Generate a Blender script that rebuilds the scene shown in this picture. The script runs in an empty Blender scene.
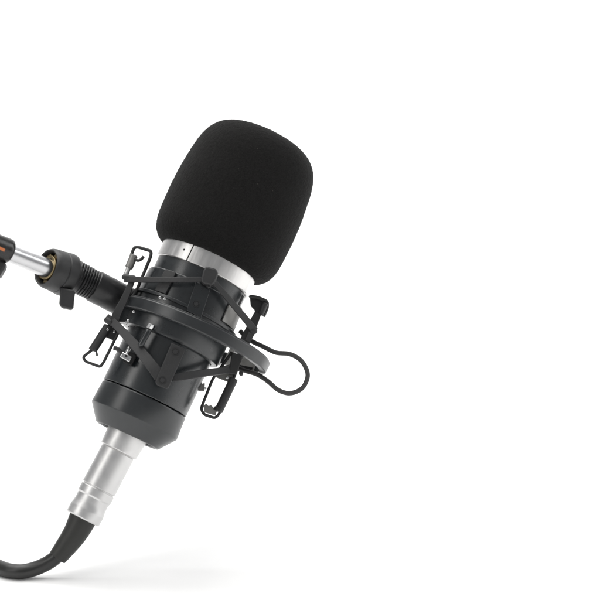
import bpy, bmesh, math, random
from mathutils import Matrix, Vector, noise
random.seed(7)
sc = bpy.context.scene
C = sc.collection

# ------------------------------------------------------------------ camera, light, exposure
S = 0.0005                       # metres per design unit
DIST = 1400.0                    # camera distance in design units
PITCH = math.radians(8)
cb, sb = math.cos(PITCH), math.sin(PITCH)
OZ = (267.5 * cb - 55 * sb) * S  # height of the picture centre above the table
CAMF = Matrix(((1, 0, 0, 0), (0, sb, -cb, 0), (0, cb, sb, OZ), (0, 0, 0, 1)))   # picture frame -> world

cam = bpy.data.cameras.new('camera')
cam.lens = 36.0 * DIST / 600.0
cam.sensor_width = 36.0
cam.clip_start, cam.clip_end = 0.01, 60
co = bpy.data.objects.new('camera', cam)
C.objects.link(co)
co.matrix_world = Matrix.Translation(CAMF @ Vector((0, 0, DIST * S))) @ CAMF.to_3x3().to_4x4()
sc.camera = co
cam.dof.use_dof = True
cam.dof.focus_distance = (DIST - 30) * S
cam.dof.aperture_fstop = 10

w = bpy.data.worlds.new('World')
sc.world = w
w.use_nodes = True
bg = w.node_tree.nodes['Background']
bg.inputs['Color'].default_value = (0.97, 0.985, 1, 1)
bg.inputs['Strength'].default_value = 0.29

def area(name, loc, target, sx, sy, power, col=(1, 1, 1)):
    l = bpy.data.lights.new(name, 'AREA')
    l.shape = 'RECTANGLE'
    l.size, l.size_y, l.energy, l.color = sx, sy, power, col
    o = bpy.data.objects.new(name, l)
    C.objects.link(o)
    o.location = loc
    o.rotation_euler = (Vector(target) - Vector(loc)).to_track_quat('-Z', 'Y').to_euler()
    return o
area('overhead_softbox', (-0.25, 0.15, 1.55), (0, 0.1, 0), 1.8, 1.6, 28, (1, 0.99, 0.97))
area('side_softbox', (1.15, 0.15, 0.55), (0, 0, 0.15), 0.6, 1.0, 5.0)
area('key_softbox', (-0.95, -0.75, 0.65), (-0.05, 0, 0.12), 0.40, 0.8, 2.9, (1, 0.985, 0.96))
area('background_lamp', (0, 0.75, 1.7), (0, 1.9, 0.5), 2.4, 0.4, 26)

sc.view_settings.view_transform = 'Standard'
sc.view_settings.look = 'None'
sc.view_settings.exposure = 0
sc.view_settings.gamma = 1
sc.render.engine = 'CYCLES'
sc.cycles.use_denoising = True

# ------------------------------------------------------------------ materials
def mat(name, col, rough=0.5, metal=0.0, spec=0.5, bump=0.0, bscale=900, vary=0.0, rvary=0.0, vscale=60, sheen=0.0,
        coat=0.0, stretch=None):
    m = bpy.data.materials.new(name)
    m.use_nodes = True
    nt = m.node_tree
    b = nt.nodes['Principled BSDF']
    b.inputs['Base Color'].default_value = (*col, 1)
    b.inputs['Roughness'].default_value = rough
    b.inputs['Metallic'].default_value = metal
    b.inputs['Specular IOR Level'].default_value = spec
    b.inputs['Coat Weight'].default_value = coat
    if sheen:
        b.inputs['Sheen Weight'].default_value = sheen
        b.inputs['Sheen Roughness'].default_value = 0.45
    tc = nt.nodes.new('ShaderNodeTexCoord')
    src = tc.outputs['Object']
    if stretch:
        mp = nt.nodes.new('ShaderNodeMapping')
        mp.inputs['Scale'].default_value = stretch
        nt.links.new(src, mp.inputs['Vector'])
        src = mp.outputs['Vector']
    def nz(scale, detail):
        n = nt.nodes.new('ShaderNodeTexNoise')
        n.inputs['Scale'].default_value = scale
        n.inputs['Detail'].default_value = detail
        nt.links.new(src, n.inputs['Vector'])
        return n.outputs['Fac']
    if vary:
        mx = nt.nodes.new('ShaderNodeMix')
        mx.data_type = 'RGBA'
        mx.inputs[6].default_value = (*[c * (1 - vary) for c in col], 1)
        mx.inputs[7].default_value = (*[min(1, c * (1 + vary)) for c in col], 1)
        nt.links.new(nz(vscale, 4), mx.inputs[0])
        nt.links.new(mx.outputs[2], b.inputs['Base Color'])
    if rvary:
        mr = nt.nodes.new('ShaderNodeMapRange')
        mr.inputs['From Min'].default_value, mr.inputs['From Max'].default_value = 0.3, 0.7
        mr.inputs['To Min'].default_value, mr.inputs['To Max'].default_value = max(0.02, rough - rvary), min(1, rough + rvary)
        nt.links.new(nz(vscale * 2.3, 5), mr.inputs['Value'])
        nt.links.new(mr.outputs['Result'], b.inputs['Roughness'])
    if bump:
        bp = nt.nodes.new('ShaderNodeBump')
        bp.inputs['Strength'].default_value = bump
        bp.inputs['Distance'].default_value = 0.0002
        nt.links.new(nz(bscale, 3), bp.inputs['Height'])
        nt.links.new(bp.outputs['Normal'], b.inputs['Normal'])
    return m

M_BODY = mat('satin_black_paint', (0.0115, 0.0145, 0.0165), 0.29, spec=0.85, rvary=0.03, vscale=90)
M_CAP = mat('satin_black_cap', (0.0165, 0.019, 0.021), 0.33, spec=0.75, rvary=0.03, vscale=90)
M_SLEEVE = mat('black_moulded_nylon', (0.0105, 0.013, 0.015), 0.30, spec=0.8, rvary=0.04, vscale=110)
M_RING = mat('black_painted_ring', (0.018, 0.020, 0.022), 0.33, spec=0.7, rvary=0.04, vscale=100)
M_STEM = mat('black_stem_plastic', (0.013, 0.013, 0.014), 0.34, bump=0.05, bscale=2400, rvary=0.07, vscale=110)
M_CUP = mat('dark_grey_plastic', (0.026, 0.026, 0.027), 0.46, bump=0.1, bscale=2000, rvary=0.05, vscale=90)
M_STRAP = mat('grey_black_elastic', (0.025, 0.025, 0.026), 0.55, bump=0.25, bscale=1800, vary=0.15, vscale=300)
M_WIRE = mat('black_wire', (0.03, 0.03, 0.03), 0.45, bump=0.06, bscale=2000)
M_CORD = mat('charcoal_elastic_cord', (0.045, 0.044, 0.044), 0.7, bump=0.5, bscale=2600, vary=0.2, vscale=900)
M_SHEATH = mat('glossy_black_sheath', (0.016, 0.015, 0.0145), 0.24, bump=0.03, bscale=1500, rvary=0.05, vscale=120)
M_LINER = mat('pale_liner_metal', (0.62, 0.61, 0.59), 0.5, metal=0.9, bump=0.1, vary=0.08, rvary=0.08)  # pale tone that brightens part of the ring's inner wall
M_RUBBER = mat('black_rubber', (0.020, 0.020, 0.018), 0.50, bump=0.15, bscale=1500, rvary=0.05)
M_CABLE = mat('black_cable_jacket', (0.016, 0.016, 0.0155), 0.38, bump=0.05, bscale=1500, rvary=0.06)
M_SILVER = mat('brushed_silver', (0.70, 0.695, 0.69), 0.42, metal=0.95, bump=0.05, bscale=2500, rvary=0.05, vscale=120)
M_COLLAR = mat('brushed_silver_collar', (0.72, 0.71, 0.70), 0.36, metal=1, bump=0.12, bscale=1200, vary=0.05, rvary=0.08, vscale=160, stretch=(1, 1, 0.12))
M_CHROME = mat('polished_steel', (0.72, 0.72, 0.72), 0.16, metal=1, rvary=0.05, vscale=200)
M_ROD = mat('brushed_steel_rod', (0.62, 0.62, 0.63), 0.27, metal=1)
M_BRASS = mat('aged_brass', (0.30, 0.235, 0.13), 0.42, metal=1, vary=0.3, vscale=300, rvary=0.1)
M_ORANGE = mat('orange_print', (0.62, 0.19, 0.06), 0.5, vary=0.05)
M_DARK = mat('matt_black_recess', (0.006, 0.006, 0.006), 0.8, vary=0.2)
M_PLATE = mat('grey_bracket_metal', (0.27, 0.265, 0.255), 0.42, metal=0.6, bump=0.1, vary=0.1, rvary=0.08)
M_FOAM = mat('black_acoustic_foam', (0.0112, 0.0109, 0.0107), 0.95, spec=0.12, bump=0.9, bscale=2300, vary=0.95, vscale=2000, sheen=0.05)
nt = M_FOAM.node_tree                                   # lint and dust caught in the foam
bs = nt.nodes['Principled BSDF']
old = bs.inputs['Base Color'].links[0].from_socket
tc = nt.nodes.new('ShaderNodeTexCoord')
vo = nt.nodes.new('ShaderNodeTexVoronoi')
vo.inputs['Scale'].default_value = 260
nt.links.new(tc.outputs['Object'], vo.inputs['Vector'])
ra = nt.nodes.new('ShaderNodeMapRange')
ra.inputs['From Min'].default_value, ra.inputs['From Max'].default_value = 0.05, 0.09
ra.inputs['To Min'].default_value, ra.inputs['To Max'].default_value = 1, 0
nt.links.new(vo.outputs['Distance'], ra.inputs['Value'])
th = nt.nodes.new('ShaderNodeMath')
th.operation = 'GREATER_THAN'
th.inputs[1].default_value = 0.90
sx = nt.nodes.new('ShaderNodeSeparateColor')
nt.links.new(vo.outputs['Color'], sx.inputs['Color'])
nt.links.new(sx.outputs[0], th.inputs[0])
mu = nt.nodes.new('ShaderNodeMath')
mu.operation = 'MULTIPLY'
nt.links.new(ra.outputs['Result'], mu.inputs[0])
nt.links.new(th.outputs['Value'], mu.inputs[1])
mx = nt.nodes.new('ShaderNodeMix')
mx.data_type = 'RGBA'
mx.inputs[7].default_value = (0.04, 0.037, 0.033, 1)
nt.links.new(mu.outputs['Value'], mx.inputs[0])
nt.links.new(old, mx.inputs[6])
nt.links.new(mx.outputs[2], bs.inputs['Base Color'])
M_WHITE = mat('white_paper_sweep', (0.90, 0.90, 0.90), 0.75, spec=0.25, vary=0.006, vscale=2)

# ------------------------------------------------------------------ frames
TILT, ROLL = math.radians(11), math.radians(24.5)
ct, st = math.cos(TILT), math.sin(TILT)
EX = Vector((math.cos(ROLL), -math.sin(ROLL), 0))
EZ = Vector((math.sin(ROLL) * ct, math.cos(ROLL) * ct, -st))       # microphone axis
EY = EZ.cross(EX)                                                   # away from the camera
A = Vector((-97, 25, 0))                                            # foot of the silver collar on the axis
R3 = Matrix((EX, EY, EZ)).transposed()
CAML = R3.transposed() @ (Vector((0, 0, DIST)) - A)                 # camera seen from the microphone's frame

def Q(px, py, y):
    """point of the photograph measured in the microphone's frame, on the plane at depth y"""
    v = R3.transposed() @ (Vector((px - 300, 300 - py, 0)) - A) - CAML
    t = (y - CAML.y) / v.y
    return CAML + v * t

class Thing:
    def __init__(self, name, label, cat, base):
        self.base = Vector(base)
        o = bpy.data.objects.new(name, None)
        o.empty_display_size = 0.01
        C.objects.link(o)
        o.matrix_world = Matrix.Translation(CAMF @ ((A + R3 @ self.base) * S)) @ (CAMF.to_3x3() @ R3).to_4x4()
        o['label'], o['category'] = label, cat
        self.o = o

def make_mesh(name, bm, m, smooth=35):
    me = bpy.data.meshes.new(name)
    bmesh.ops.recalc_face_normals(bm, faces=bm.faces)
    bm.to_mesh(me)
    bm.free()
    for p in me.polygons:
        p.use_smooth = True
    me.set_sharp_from_angle(angle=math.radians(smooth))
    me.materials.append(m)
    return me

def part(name, bm, m, thing, parent=None, bevel=0.0, smooth=35, label=None):
    """a part in the microphone's frame; parent is another part for a sub-part"""
    vs = [v.co for v in bm.verts]
    lo = Vector([min(v[i] for v in vs) for i in range(3)])
    hi = Vector([max(v[i] for v in vs) for i in range(3)])
    c = (lo + hi) / 2
    for v in bm.verts:
        v.co = (v.co - c) * S
    me = make_mesh(name, bm, m, smooth)
    o = bpy.data.objects.new(name, me)
    C.objects.link(o)
    o['centre'] = list(c)
    if parent is None:
        o.parent = thing.o
        o.location = (c - thing.base) * S
    else:
        o.parent = parent
        o.location = (c - Vector(parent['centre'])) * S
    if bevel:
        b = o.modifiers.new('bevel', 'BEVEL')
        b.width, b.segments, b.limit_method, b.angle_limit = bevel * S, 2, 'ANGLE', math.radians(35)
    if label:
        o['label'] = label
    return o

# ------------------------------------------------------------------ shapes (design units)
def basis(d):
    d = d.normalized()
    u = Vector((0, 0, 1)) if abs(d.z) < 0.9 else Vector((1, 0, 0))
    x = u.cross(d).normalized()
    return x, d.cross(x), d

def lathe(bm, prof, origin=(0, 0, 0), axis=(0, 0, 1), seg=128, a0=0.0, a1=None, closed=False):
    """prof: (radius, distance along axis) list; a0..a1 in degrees makes a sector measured from the camera side"""
    origin, axis = Vector(origin), Vector(axis).normalized()
    if abs(axis.z) > 0.99:
        x, y = Vector((0, -1, 0)), Vector((1, 0, 0))
    else:
        x, y, _ = basis(axis)
    full = a1 is None
    n = seg if full else seg + 1
    rows = []
    for r, s in prof:
        if r < 1e-6:
            rows.append([bm.verts.new(origin + axis * s)])
            continue
        row = []
        for i in range(n):
            a = 2 * math.pi * i / seg if full else math.radians(a0 + (a1 - a0) * i / seg)
            row.append(bm.verts.new(origin + axis * s + (x * math.cos(a) + y * math.sin(a)) * r))
        rows.append(row)
    k = len(rows)
    for j in range(k if closed else k - 1):
        p, q = rows[j], rows[(j + 1) % k]
        for i in range(seg):
            i2 = (i + 1) % n
            if len(p) == 1 and len(q) == 1:
                continue
            if len(p) == 1:
                bm.faces.new((p[0], q[i2], q[i]))
            elif len(q) == 1:
                bm.faces.new((p[i], p[i2], q[0]))
            else:
                bm.faces.new((p[i], p[i2], q[i2], q[i]))
    if not full and closed:
        bm.faces.new([r[0] for r in rows])
        bm.faces.new([r[-1] for r in reversed(rows)])
    return bm

def spline(pts, step=2.0):
    pts = [Vector(p) for p in pts]
    if len(pts) == 2:
        return pts
    out = []
    P = [pts[0] * 2 - pts[1]] + pts + [pts[-1] * 2 - pts[-2]]
    for i in range(1, len(P) - 2):
        a, b, c, d = P[i - 1:i + 3]
        n = max(2, int((c - b).length / step))
        for j in range(n):
            t = j / n
            out.append(0.5 * ((2 * b) + (c - a) * t + (2 * a - 5 * b + 4 * c - d) * t * t + (3 * b - a - 3 * c + d) * t ** 3))
    out.append(pts[-1])
    return out

def rounded(pts, rad=3.0, n=5):
    """polyline with rounded corners"""
    pts = [Vector(p) for p in pts]
    out = [pts[0]]
    for i in range(1, len(pts) - 1):
        p, a, b = pts[i], pts[i - 1] - pts[i], pts[i + 1] - pts[i]
        r = min(rad, a.length * 0.45, b.length * 0.45)
        s, e = p + a.normalized() * r, p + b.normalized() * r
        for j in range(n + 1):
            t = j / n
            out.append(s * (1 - t) ** 2 + p * 2 * t * (1 - t) + e * t * t)
    out.append(pts[-1])
    return out

def sweep(bm, path, rad, seg=20):
    """round tube; rad is a number or a list along the path"""
    n = len(path)
    if not isinstance(rad, (list, tuple)):
        rad = [rad] * n
    x = None
    rows = []
    for i, p in enumerate(path):
        d = (path[min(i + 1, n - 1)] - path[max(i - 1, 0)]).normalized()
        if x is None:
            x = basis(d)[0]
        x = (x - d * x.dot(d)).normalized()
        y = d.cross(x)
        rows.append([bm.verts.new(p + (x * math.cos(2 * math.pi * j / seg) + y * math.sin(2 * math.pi * j / seg)) * rad[i])
                     for j in range(seg)])
    for i in range(n - 1):
        for j in range(seg):
            bm.faces.new((rows[i][j], rows[i][(j + 1) % seg], rows[i + 1][(j + 1) % seg], rows[i + 1][j]))
    bm.faces.new(list(reversed(rows[0])))
    bm.faces.new(rows[-1])
    return bm

def belt(bm, path, width, thick, face=(0, -1, 0)):
    """flat strap whose broad side looks along face"""
    n = len(path)
    face = Vector(face)
    if not isinstance(width, (list, tuple)):
        width = [width] * n
    rows = []
    for i, p in enumerate(path):
        d = (path[min(i + 1, n - 1)] - path[max(i - 1, 0)]).normalized()
        f = (face - d * face.dot(d)).normalized()
        s = d.cross(f)
        hw, ht = width[i] / 2, thick / 2
        rows.append([bm.verts.new(p + s * a * hw + f * b * ht) for a, b in ((-1, -1), (1, -1), (1, 1), (-1, 1))])
    for i in range(n - 1):
        for j in range(4):
            bm.faces.new((rows[i][j], rows[i][(j + 1) % 4], rows[i + 1][(j + 1) % 4], rows[i + 1][j]))
    bm.faces.new(list(reversed(rows[0])))
    bm.faces.new(rows[-1])
    return bm

def slab(bm, pts, depth):
    """polygon of points pushed away from the camera side by depth"""
    f = [bm.verts.new(p) for p in pts]
    b = [bm.verts.new(p + Vector((0, depth, 0))) for p in pts]
    bm.faces.new(f)
    bm.faces.new(list(reversed(b)))
    n = len(pts)
    for i in range(n):
        bm.faces.new((f[i], f[(i + 1) % n], b[(i + 1) % n], b[i]))
    return bm

def B():
    return bmesh.new()

# ------------------------------------------------------------------ setting: white seamless sweep
bm = B()
prof = [(-2.2, 0.0)]
for i in range(25):
    a = math.pi / 2 * i / 24
    prof.append((1.3 + 0.7 * math.sin(a), 0.7 - 0.7 * math.cos(a)))
prof.append((2.0, 3.0))
xs = [-3.0 + 6.0 * i / 12 for i in range(13)]
rows = [[bm.verts.new((x, y, z)) for x in xs] for y, z in prof]
for i in range(len(rows) - 1):
    for j in range(12):
        bm.faces.new((rows[i][j], rows[i][j + 1], rows[i + 1][j + 1], rows[i + 1][j]))
sweep_o = bpy.data.objects.new('white_backdrop', make_mesh('white_backdrop', bm, M_WHITE, 60))
C.objects.link(sweep_o)
sweep_o['kind'] = 'structure'
sweep_o['label'] = 'seamless white paper sweep under and behind the microphone'

# ------------------------------------------------------------------ microphone
mic = Thing('condenser_microphone', 'matt black studio condenser microphone with a silver collar, leaning inside the spider mount',
            'microphone', (0, 0, -176))
bm = lathe(B(), [(44.2, 2), (47.6, 1.5), (47.6, -3), (47.6, -17), (44.6, -60), (44.4, -135.8), (43.6, -136.3), (30, -136.3)])
part('body', bm, M_BODY, mic, bevel=0.35)
bm = lathe(B(), [(30, -137), (43.4, -137), (44.5, -137.8), (45.7, -159.5), (45.2, -160.6), (33.2, -176.2), (31.8, -176.6), (29.6, -175.6),
                 (29.0, -170), (20.5, -169)])
cap = part('bottom_cap', bm, M_CAP, mic, bevel=0.8)
part('recess', lathe(B(), [(29.2, -171.5), (0, -171.5)]), M_DARK, mic, cap)
bm = lathe(B(), [(44, -2.6), (49.2, -2.6), (50, -1.9), (50, 15.5), (49.2, 16.4), (44, 16.4)])
col = part('silver_collar', bm, M_COLLAR, mic, bevel=0.3)
# joint in the collar and its pin hole: found where they show on the front
def on_cyl(px, py, r):
    v = R3.transposed() @ (Vector((px - 300, 300 - py, 0)) - A) - CAML
    a = v.x ** 2 + v.y ** 2
    b = 2 * (CAML.x * v.x + CAML.y * v.y)
    c = CAML.x ** 2 + CAML.y ** 2 - r * r
    return CAML + v * ((-b - math.sqrt(b * b - 4 * a * c)) / (2 * a))
g = on_cyl(190, 253, 50)
ga = math.degrees(math.atan2(g.x, -g.y))
part('joint', lathe(B(), [(49.6, -2.2), (50.15, -2.2), (50.15, 16.1), (49.6, 16.1)], a0=ga - 0.65, a1=ga + 0.65, seg=4, closed=True), M_DARK, mic, col)
h = on_cyl(184, 249.6, 50)
part('pin_hole', lathe(B(), [(0, -0.4), (1.0, -0.4), (1.0, 0.15), (0, 0.15)], h, Vector((h.x, h.y, 0)), 16), M_DARK, mic, col)

# ------------------------------------------------------------------ foam windscreen
foam = Thing('foam_windscreen', 'rounded black foam windscreen pulled over the top of the microphone', 'windscreen', (0, 0, 13))
prof = spline([Vector((r, 0, s)) for r, s in ((46, 15), (49.5, 14.5), (56, 17), (62.5, 24), (66.3, 35), (67.6, 50), (68, 68), (67.4, 90),
               (65.9, 108), (64.2, 122), (61, 134), (55.8, 144), (47.8, 151.2), (35, 155.8), (18, 157.8), (0.0, 158.3))], 1.1)
bm = B()
lathe(bm, [(max(0.0, p.x), p.z) for p in prof[:-1]] + [(0.0, 158.3)], seg=380)
for v in bm.verts:
    r = math.hypot(v.co.x, v.co.y)
    out = Vector((v.co.x, v.co.y, (v.co.z - 80) * (0.2 + (abs(v.co.z - 80) / 76) ** 3))).normalized()
    amp = random.gauss(0, 0.13) + 0.3 * noise.noise(v.co * 0.03)
    v.co += out * amp
part('foam_cover', bm, M_FOAM, foam, smooth=180)

# ------------------------------------------------------------------ shock mount
mount = Thing('shock_mount', 'black spider shock mount with wide ring, flat elastic straps and ribbed stem',
              'shock mount', (20, 0, -65))
# clamp sleeve round the body
bm = lathe(B(), [(48.2, -16.5), (50.2, -16.5), (51.0, -17.4), (51.9, -40), (52.2, -75), (51.0, -78.2), (45.2, -79.0), (45.4, -62), (48.2, -40)], closed=True)
slv = part('clamp_sleeve', bm, M_SLEEVE, mount, bevel=0.4)
rim = lathe(B(), [(52.0, -42), (55.5, -42), (55.5, -45), (52.0, -45)], closed=True)
part('sleeve_rim', rim, M_SLEEVE, mount, slv, bevel=0.4)
part('clamp_tab', lathe(B(), [(51.2, -17.8), (54.2, -17.8), (54.6, -41), (51.9, -41)], a0=-37, a1=-23, seg=12, closed=True), M_STRAP, mount, slv, bevel=0.4)
part('clamp_tab', lathe(B(), [(51.0, -17.2), (52.9, -17.2), (53.6, -40), (51.9, -40)], a0=46, a1=74, seg=16, closed=True), M_PLATE, mount, slv,
     bevel=0.4, label='clamp tab, lighter grey for a reflection')  # lighter grey than the left tab: a reflection put into the colour
part('slot', lathe(B(), [(46.5, -4.5), (47.75, -4.5), (47.75, -16.4), (46.5, -16.4)], a0=70, a1=78, seg=6, closed=True), M_DARK, mic)

# outer ring: own slight tilt
ring_c = Vector((20, 0, -57.5))
ring_axis = Vector((0.02, -0.055, 1)).normalized()
bm = lathe(B(), [(71.0, -7.3), (77.2, -7.3), (78.0, -6.4), (78.0, 3.2), (77.4, 3.6), (76.4, 3.7), (76.2, 5.3), (72.4, 5.3), (71.0, 4.4)], ring_c, ring_axis, 192, closed=True)
ring = part('outer_ring', bm, M_RING, mount, bevel=0.3)

part('brightening_plate', lathe(B(), [(70.2, -7.0), (70.95, -7.0), (70.95, 14), (70.2, 14)], ring_c, (0, 0, 1), 40, 112, 152, closed=True), M_LINER, mount, ring, bevel=0.2)  # pale plate added so the ring's far inner wall shows bright

# front clip bar with rivets
YB = -60
bar = [Q(171.6, 342.5, YB), Q(155.2, 381.6, YB), Q(156.4, 384.6, YB), Q(166.0, 388.8, YB), Q(168.6, 387.6, YB), Q(185.4, 349.2, YB)]
clip = part('clip_plate', slab(B(), bar, 4.5), M_STRAP, mount, bevel=0.7)
def stud(px, py, y, r, h, m, parent, name='rivet'):
    p = Q(px, py, y)
    return part(name, lathe(B(), [(0, h), (r * 0.72, h), (r * 0.95, h * 0.55), (r, 0), (r * 1.0, -1.5), (0, -1.5)], p, (0, -1, 0), 28), m, mount, parent, bevel=0.2)
def ringstud(px, py, y, r, parent):
    p = Q(px, py, y)
    part('rivet', lathe(B(), [(0, 0.5), (r * 0.62, 0.5), (r * 0.7, -0.15), (r * 0.8, -0.15), (r * 0.9, 0.35), (r, 0.35), (r, -1), (0, -1)], p, (0, -1, 0), 32), M_CUP, mount, parent)
ringstud(175.4, 351.8, YB, 3.6, clip)
ringstud(162.5, 380.2, YB, 3.6, clip)
inner = [Q(196.0, 281, -55.6), Q(186.4, 310, -55.6), Q(201, 318, -55.6), Q(210, 290, -55.6)]
fp = part('front_plate', slab(B(), inner, 4.2), M_SLEEVE, mount, bevel=0.5)
ringstud(196.2, 303.8, -55.7, 3.4, fp)
hk = [Q(203.4, 270, -66), Q(206, 266.2, -66), Q(215.8, 268.6, -66), Q(218.4, 273, -66), Q(215.4, 281.5, -66), Q(212.0, 285.2, -66), Q(203.0, 283.4, -66), Q(200.9, 280.4, -66)]
hook = part('strap_clip', slab(B(), hk, 12), M_CUP, mount, bevel=1.3)
stud(208.6, 286, -60, 2.2, 2, M_CUP, hook, 'peg')

# elastic straps (flat, one zigzag run each side)
def strap(pts, width, thick=2.6, face=(0, -1, 0)):
    path = spline([Q(*p) for p in pts], 3)
    if isinstance(width, tuple):
        n = len(path)
        width = [width[0] + (width[1] - width[0]) * i / (n - 1) for i in range(n)]
    part('elastic_strap', belt(B(), path, width, thick, face), M_STRAP, mount, bevel=0.5)
strap([(125, 279.4, -29), (150, 279.8, -44), (180, 279.8, -58), (205, 279.4, -61)], (5.6, 4.8), 3.2)
strap([(213, 280.5, -61), (226, 296, -52), (243, 316, -34), (255, 331, -22)], (5.2, 7.0), 3.2)
strap([(132.5, 280, -31), (125, 298, -33), (117, 314, -33), (113, 325, -31)], (5.4, 9.0), 3.0)
strap([(106.5, 317, -30), (113.5, 322.5, -33), (122, 331, -38), (140, 351, -50), (152, 366, -57), (160, 377, -57.5)], (7.0, 11.5), 3.0)
strap([(165, 378, -55.5), (180, 377, -53.5), (205, 373, -38), (231, 369.8, -2)], (7.5, 6.6), 2.8)
strap([(252, 332, -20), (246, 344, -10), (240, 356, -4), (234, 369, -2)], 6.5, 3.0)

# end pegs that hold the straps
def peg(a, b, r, m=M_STRAP, name='strap_peg'):
    pa, pb = Q(*a), Q(*b)
    d = (pb - pa)
    L = d.length
    return part(name, lathe(B(), [(0, 0), (r * 0.5, r * 0.14), (r * 0.87, r * 0.5), (r, r), (r, L - r), (r * 0.87, L - r * 0.5), (r * 0.5, L - r * 0.14), (0, L)], pa, d, 28), m, mount, bevel=0.2)
peg((121.5, 276.6, -30), (136.5, 278.6, -30), 3.0)
peg((104.6, 318.4, -31), (112.6, 323.8, -33), 3.1)
peg((249.6, 328.6, -24), (257.2, 332.4, -22), 3.2)
peg((240.8, 370.6, -1), (241.4, 376.0, -1), 2.2)

# wire brackets at the strap corners, each with its spring tube
def bracket(wire, y, r, tubes, m=M_WIRE, corner=4.5):
    o = part('wire_bracket', sweep(B(), rounded([Q(px, py, y) for px, py in wire], corner, 6), r, 14), m, mount)
    for a, b, tr, tm in tubes:
        pa, pb = Q(a[0], a[1], y - 1.0), Q(b[0], b[1], y - 1.0)
        L = (pb - pa).length
        part('spring_tube', lathe(B(), [(0, 0), (tr * 0.8, 0), (tr, 0.6), (tr, L - 0.6), (tr * 0.8, L), (0, L)], pa, pb - pa, 28), tm, mount, o)
    return o
ul = bracket([(124.5, 279), (130.6, 257), (134.6, 246), (151.6, 251.2), (150.4, 257.5), (135.6, 293), (130, 300)], -22, 1.65,
             [((134.2, 255.0), (128.6, 268.2), 4.0, M_PLATE), ((128.8, 267.5), (125.6, 275.6), 2.5, M_SILVER)])
part('hook', sweep(B(), spline([Q(134.5, 259, -26), Q(138, 260.5, -26), Q(141.5, 259, -26), Q(143.6, 256.4, -26)], 1), 1.5, 12), M_WIRE, mount, ul)
ll = bracket([(98, 342.5), (92.6, 349.5), (83.0, 357.0), (85.4, 361.4), (100.4, 367.0), (104, 361.6), (117.6, 334), (119, 331)], -26, 1.45,
             [((108.4, 325.5), (92.4, 350.6), 4.3, M_STRAP)], corner=2.6)
part('hook', sweep(B(), spline([Q(92.4, 350, -30), Q(95.5, 350.5, -30), Q(96.8, 353.6, -30), Q(97, 356, -30)], 1), 1.0, 10), M_WIRE, mount, ll)
part('bracket_plate', slab(B(), [Q(108, 324, -24), Q(120, 329.5, -24), Q(115, 341, -24), Q(103.6, 336, -24)], 3), M_WIRE, mount, ll, bevel=0.4)
stud(107.8, 329.6, -30.4, 1.35, 1, M_CHROME, ll, 'screw')
stud(114.1, 332.0, -25, 1.3, 1, M_CHROME, ll, 'screw')
lr = bracket([(232, 352), (212.6, 379), (201.0, 408.5), (203.6, 414.4), (215.2, 418.2), (219.2, 414), (237, 370)], -2, 1.5,
             [((234.0, 378.5), (219.4, 409.0), 4.4, M_STRAP), ((219.6, 407.6), (217.6, 411.6), 4.9, M_WIRE)])
part('bracket_plate', slab(B(), [Q(203.2, 405.6, -3), Q(206.4, 403.6, -3), Q(208.5, 405.8, -3), Q(211, 405.0, -3), Q(217.2, 410.6, -3), Q(215.6, 415.6, -3), Q(204.6, 412.4, -3)], 1.6), M_PLATE, mount, lr, bevel=0.3)
part('bracket_plate', slab(B(), [Q(213, 376, 4), Q(216.5, 368, 4), Q(238, 362, 4), Q(233, 384, 4), Q(226.5, 381.5, 4)], 2), M_PLATE, mount, lr, bevel=0.3)
part('bracket_block', slab(B(), [Q(232, 352, -6), Q(243, 356, -6), Q(236.6, 374.5, -6), Q(228.4, 374, -6)], 8), M_WIRE, mount, lr, bevel=0.8)
stud(227.6, 377.5, -3, 1.5, 1.2, M_CHROME, lr, 'screw')
ur = part('wire_bracket', sweep(B(), rounded([Q(*p, -15) for p in ((249.4, 297.6), (251, 296.6), (258, 297.6), (267.4, 301.6), (267.2, 308), (263.4, 316.4))], 3.2, 6),
          1.9, 14), M_WIRE, mount)
part('bracket_plate', slab(B(), [Q(*p, -13) for p in ((250, 297), (258, 298), (265, 302), (261, 313), (254.6, 313.4), (254.8, 309.8), (250.8, 305.6))], 5), M_CUP, mount, ur, bevel=0.6)
part('bracket_plate', slab(B(), [Q(*p, -14) for p in ((254.4, 312), (261.6, 313.6), (255.8, 330), (249.5, 344), (239.5, 340), (245.6, 328))], 5), M_WIRE, mount, ur, bevel=0.6)
part('spring_tube', lathe(B(), [(0, 0), (2.3, 0), (2.9, 0.7), (2.9, 12), (2.3, 12.7), (0, 12.7)], Q(265.6, 303.2, -18), Q(260.6, 315, -18) - Q(265.6, 303.2, -18), 24), M_CUP, mount, ur)
# arms that carry the brackets on the ring
part('ring_lug', slab(B(), [Q(120, 297, -20), Q(140, 303, -20), Q(132, 322, -20), Q(117, 322, -20)], 14), M_SLEEVE, mount, ring, bevel=1.0)
part('ring_lug', slab(B(), [Q(236, 345, 0), Q(243, 348, 0), Q(240, 354, 0), Q(234, 351, 0)], 50), M_SLEEVE, mount, ring, bevel=1.0)

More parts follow.
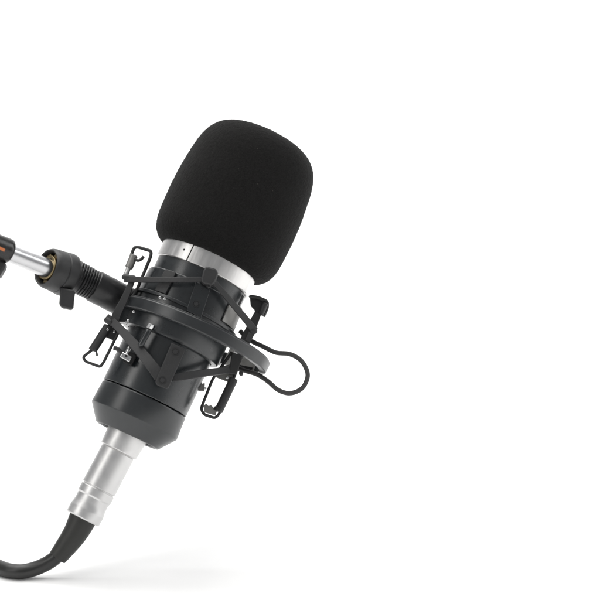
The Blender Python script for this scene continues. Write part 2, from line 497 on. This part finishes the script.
# small bolts and the bolt hook seen between the ring and the body
def bolt(a, b, y, r, m, tip=None):
    o = peg((*a, y), (*b, y), r, m, 'clamp_bolt')
    if tip:
        p = Q(*tip, y)
        part('nut', lathe(B(), [(0, 2.6), (3.0, 2.6), (3.3, 2.2), (3.3, -2.2), (0, -2.2)], p, Q(*b, y) - Q(*a, y), 6), M_CHROME, mount, o, bevel=0.3)
    return o
bolt((149.6, 329), (139.6, 347), -52, 2.9, M_SLEEVE, (150.4, 326.4))
nb = bolt((130.6, 346), (125, 358), -42, 2.2, M_CHROME)
part('nut', slab(B(), [Q(*p, -50) for p in ((119.8, 356.6), (122.6, 351.8), (131.8, 356.6), (129.2, 362.2))], 7), M_CHROME, mount, nb, bevel=0.7)
part('nut_hole', lathe(B(), [(0, 0.2), (1.3, 0.2), (1.3, -1), (0, -1)], Q(126.2, 356, -50.2), (0, -1, 0), 16), M_DARK, mount, nb)
part('nut_backing', slab(B(), [Q(*p, -44) for p in ((128, 350), (136.5, 355.5), (131.4, 365.4), (122.6, 361.4))], 6), M_DARK, mount, nb, bevel=0.5)
part('wing', sweep(B(), spline([Q(113.6, 347.6, -42), Q(117, 348.8, -42), Q(120, 351.2, -42), Q(121.4, 353.6, -42)], 1), 2.1, 12), M_WIRE, mount, nb)
for px, py, y in ((160.0, 297.6, -62), (164.6, 299.0, -62), (133.6, 311.8, -44), (128.2, 320.4, -40), (126.0, 323.0, -38), (219.6, 364.2, -40), (205.4, 388.4, -22)):
    stud(px, py, y, 1.35, 0.8, M_CHROME, slv, 'screw')
part('clamp_foot', slab(B(), [Q(197.4, 384, 0), Q(205.0, 383.0, 0), Q(204.6, 391, 0), Q(198.6, 391, 0)], 6), M_PLATE, mount, slv, bevel=0.6)

# elastic safety loop
loop = [(240, 331, 14), (250, 340, 10), (264, 347, 4), (276, 352.6, 0), (290, 354.2, -4), (301.5, 361.0, -6), (307.6, 373.5, -6), (304.8, 384.6, -6),
        (298, 391, -6), (288, 393.2, -4), (277.6, 389.6, -2), (268, 381.4, 2), (257, 374.4, 8), (244, 370.4, 16), (236, 366.5, 24)]
part('elastic_cord', sweep(B(), spline([Q(*p) for p in loop], 1.2), 2.35, 18), M_CORD, mount)
part('cord_clip', slab(B(), [Q(*p, 30) for p in ((236, 364), (257.0, 368.2), (258.6, 366.6), (260, 368.4), (257.4, 371.8), (238, 371))], 4), M_DARK, mount, ring, bevel=0.5)

# ribbed stem and clamp cup
AL = math.radians(21)
sd = Vector((-math.cos(AL), -math.sin(AL), 0.0))
so = Vector((-52, 0, -57.6))
T0, T1, T2, T3 = 42.5, 65.5, 78.5, 94.5
part('stem', lathe(B(), [(0, -4), (15.9, -4), (15.9, T0 - 0.8), (15.2, T0), (0, T0)], so, sd, 96), M_STEM, mount, bevel=0.3)
pr = [(13.6, T0)]
nr = 8
for i in range(nr):
    t = T0 + 1.0 + (T1 - T0 - 1.2) * i / nr
    dt = (T1 - T0 - 1.2) / nr
    pr += [(13.7, t), (15.2 + 0.06 * i, t + dt * 0.22), (15.4 + 0.06 * i, t + dt * 0.42), (15.2 + 0.06 * i, t + dt * 0.62), (13.7, t + dt * 0.84)]
pr += [(13.7, T1)]
part('ribbed_grip', lathe(B(), pr, so, sd, 96), M_STEM, mount)
ce = Q(45.6, 266.8, -46)
AC, SL = math.radians(41), math.radians(11)          # the cup swivels a little on the stem: turned to the camera and up
cd = Vector((-math.cos(AC) * math.cos(SL), -math.sin(AC), -math.cos(AC) * math.sin(SL)))
cup = part('clamp_cup', lathe(B(), [(0, -18), (15.0, -18), (15.3, -6), (16.6, -0.6), (17.3, 0), (18.0, -0.4), (19.4, -3.0), (20.0, -6.0), (20.5, -14.6), (20.0, -15.0), (20.0, -15.6),
            (20.7, -16.0), (21.6, -24), (21.0, -27.0), (18.5, -29.5), (15.6, -31), (14.0, -40), (0, -40)], ce, cd, 112), M_CUP, mount, bevel=0.35)
brass = part('brass_collet', lathe(B(), [(9.0, -16), (9.0, -2.4), (9.6, -1.6), (11.8, -1.6), (12.4, -2.4), (12.4, -16)], ce, cd, 64), M_BRASS, mount, cup, bevel=0.3)
x_, y_, _d = basis(cd)
for k in range(7):
    a = 2 * math.pi * (k + 0.35) / 7
    rr = x_ * math.cos(a) + y_ * math.sin(a)
    tt = cd.cross(rr)
    p = ce + cd * -5.5 + rr * 13.2
    bm = B()
    vs = []
    for dz in (-5, 1.6):
        for u, v in ((-2.9, -1.3), (2.9, -1.3), (2.9, 1.9), (-2.9, 1.9)):
            vs.append(bm.verts.new(p + cd * dz + tt * u + rr * v))
    for f in ((0, 1, 2, 3), (7, 6, 5, 4), (0, 4, 5, 1), (1, 5, 6, 2), (2, 6, 7, 3), (3, 7, 4, 0)):
        bm.faces.new([vs[i] for i in f])
    part('collet_tooth', bm, M_BRASS, mount, brass, bevel=0.5)
tab = [Q(60.0, 287, -48), Q(59.0, 304.5, -48), Q(61.0, 307.0, -48), Q(70.5, 309.2, -48), Q(73.0, 307.6, -48), Q(74.6, 290, -48)]
part('locking_tab', slab(B(), tab, 9), M_CUP, mount, bevel=1.6)

# ------------------------------------------------------------------ boom arm
arm = Thing('boom_arm', 'silver boom arm tip with black sleeve reaching in from the left into the clamp cup', 'boom arm', Q(-110, 206, -160))
pa, pb = Q(44.6, 267.2, -48), Q(9, 253.2, -72)
d = (pb - pa).normalized()
L = (pb - pa).length
part('rod', lathe(B(), [(0, -10), (9.3, -10), (9.35, 0), (8.7, L * 0.55), (8.3, L), (8.2, L + 40), (0, L + 40)], pa, d, 64), M_ROD, arm)
sp = pa + d * (L + 0.5)
slb = part('arm_sleeve', lathe(B(), [(8.2, 2.0), (10.0, 0.2), (11.0, 0), (11.8, 1.2), (12.0, 4), (12.2, 200), (10, 202), (0, 202)], sp + Vector((0, 0, 1.4)), d, 96), M_SHEATH, arm, bevel=0.3)
def on_sleeve(px, py):
    """front of the sleeve under a point of the photograph"""
    o0 = sp + Vector((0, 0, 1.4))
    v = (Q(px, py, 0) - CAML).normalized()
    e0 = CAML - o0
    vv, ee = v - d * v.dot(d), e0 - d * e0.dot(d)
    a, b, c = vv.dot(vv), 2 * vv.dot(ee), ee.dot(ee) - 12.15 ** 2
    return CAML + v * ((-b - math.sqrt(max(0, b * b - 4 * a * c))) / (2 * a))
bm = B()
st_pts = [on_sleeve(x, y) for x, y in ((4.6, 250.4), (2.2, 249.2), (-1, 247.7), (-6, 245.4), (-12, 242.8))]
belt(bm, st_pts, 2.7, 0.35, (0, -1, 0))
part('orange_mark', bm, M_ORANGE, arm, slb)
kn = part('arm_knob', slab(B(), [Q(*p, -80) for p in ((6.0, 262.6), (4.6, 267.5), (-1, 277), (-14, 272), (-22, 252), (-8, 256))], 14), M_CUP, arm, bevel=2.0)

# ------------------------------------------------------------------ audio cable with its plug
cab = Thing('audio_cable', 'black cable with silver plug at the microphone foot, curling onto the white surface', 'cable', Q(85, 519, 0))
PIV = Vector((0, 0, -166))
SAG = Matrix.Rotation(math.radians(2.6), 3, 'Y')     # the plug hangs a little askew
bm = lathe(B(), [(20.6, -168), (20.8, -170), (19.0, -192.8), (18.5, -193.4), (16.4, -193.5), (16.4, -194.3), (17.2, -194.5), (17.3, -233.6), (16.2, -233.9), (16.2, -235.0),
                 (17.3, -235.2), (17.35, -242.6), (17.0, -243.2), (16.4, -244.2), (16.3, -249.5), (16.45, -251.5), (16.8, -254), (17.4, -256.6), (17.5, -257.4), (17.4, -265.0), (16.6, -266.2), (12, -266.4), (0, -266.4)])
for v in bm.verts:
    v.co = PIV + SAG @ (v.co - PIV)
part('plug', bm, M_SILVER, cab, bevel=0.3, smooth=9)
zc = lambda p: (A + R3 @ p).z
foot = PIV + SAG @ Vector((0, 0, -99.5))
def FL(px, z, h=7.4):
    """point lying h above the table under column px of the photograph at depth z"""
    # table height in the picture frame: cb*Y + sb*z = cb*-267.5 + sb*55
    Y = (-267.5 * cb + 55 * sb + h - sb * z) / cb
    k = DIST / (DIST - z)
    return R3.transposed() @ (Vector(((px - 300) / k, Y, z)) - A)
def PX(px, py, z):
    k = DIST / (DIST - z)
    return R3.transposed() @ (Vector(((px - 300) / k, (300 - py) / k, z)) - A)
z0 = zc(foot)
bp = spline([foot + SAG @ Vector((0, 0, 3)), PX(76.0, 532, z0 + 2), PX(66.6, 545.6, z0 + 4), PX(57.2, 557.8, z0 + 6)], 2)
n = len(bp)
rr = []
for i in range(n):
    t = i / (n - 1)
    rr.append(13.9 + (8.9 - 13.9) * t)
part('strain_relief', sweep(B(), bp, rr, 48), M_RUBBER, cab, bevel=0.6)
zz = z0 + 6
cp = [PX(63, 550, zz - 1), PX(57.2, 556.2, zz), PX(50, 561.6, zz), PX(40, 566.8, zz + 0), PX(28, 570.6, zz)] + [FL(16, zz, 7.2), FL(0, zz - 12, 7.0), FL(-30, zz - 60, 7.0), FL(-90, zz - 150, 7.0), FL(-200, zz - 230, 7.0), FL(-420, zz - 260, 7.0)]
part('cord', sweep(B(), spline(cp, 2.5), 7.0, 32), M_CABLE, cab)
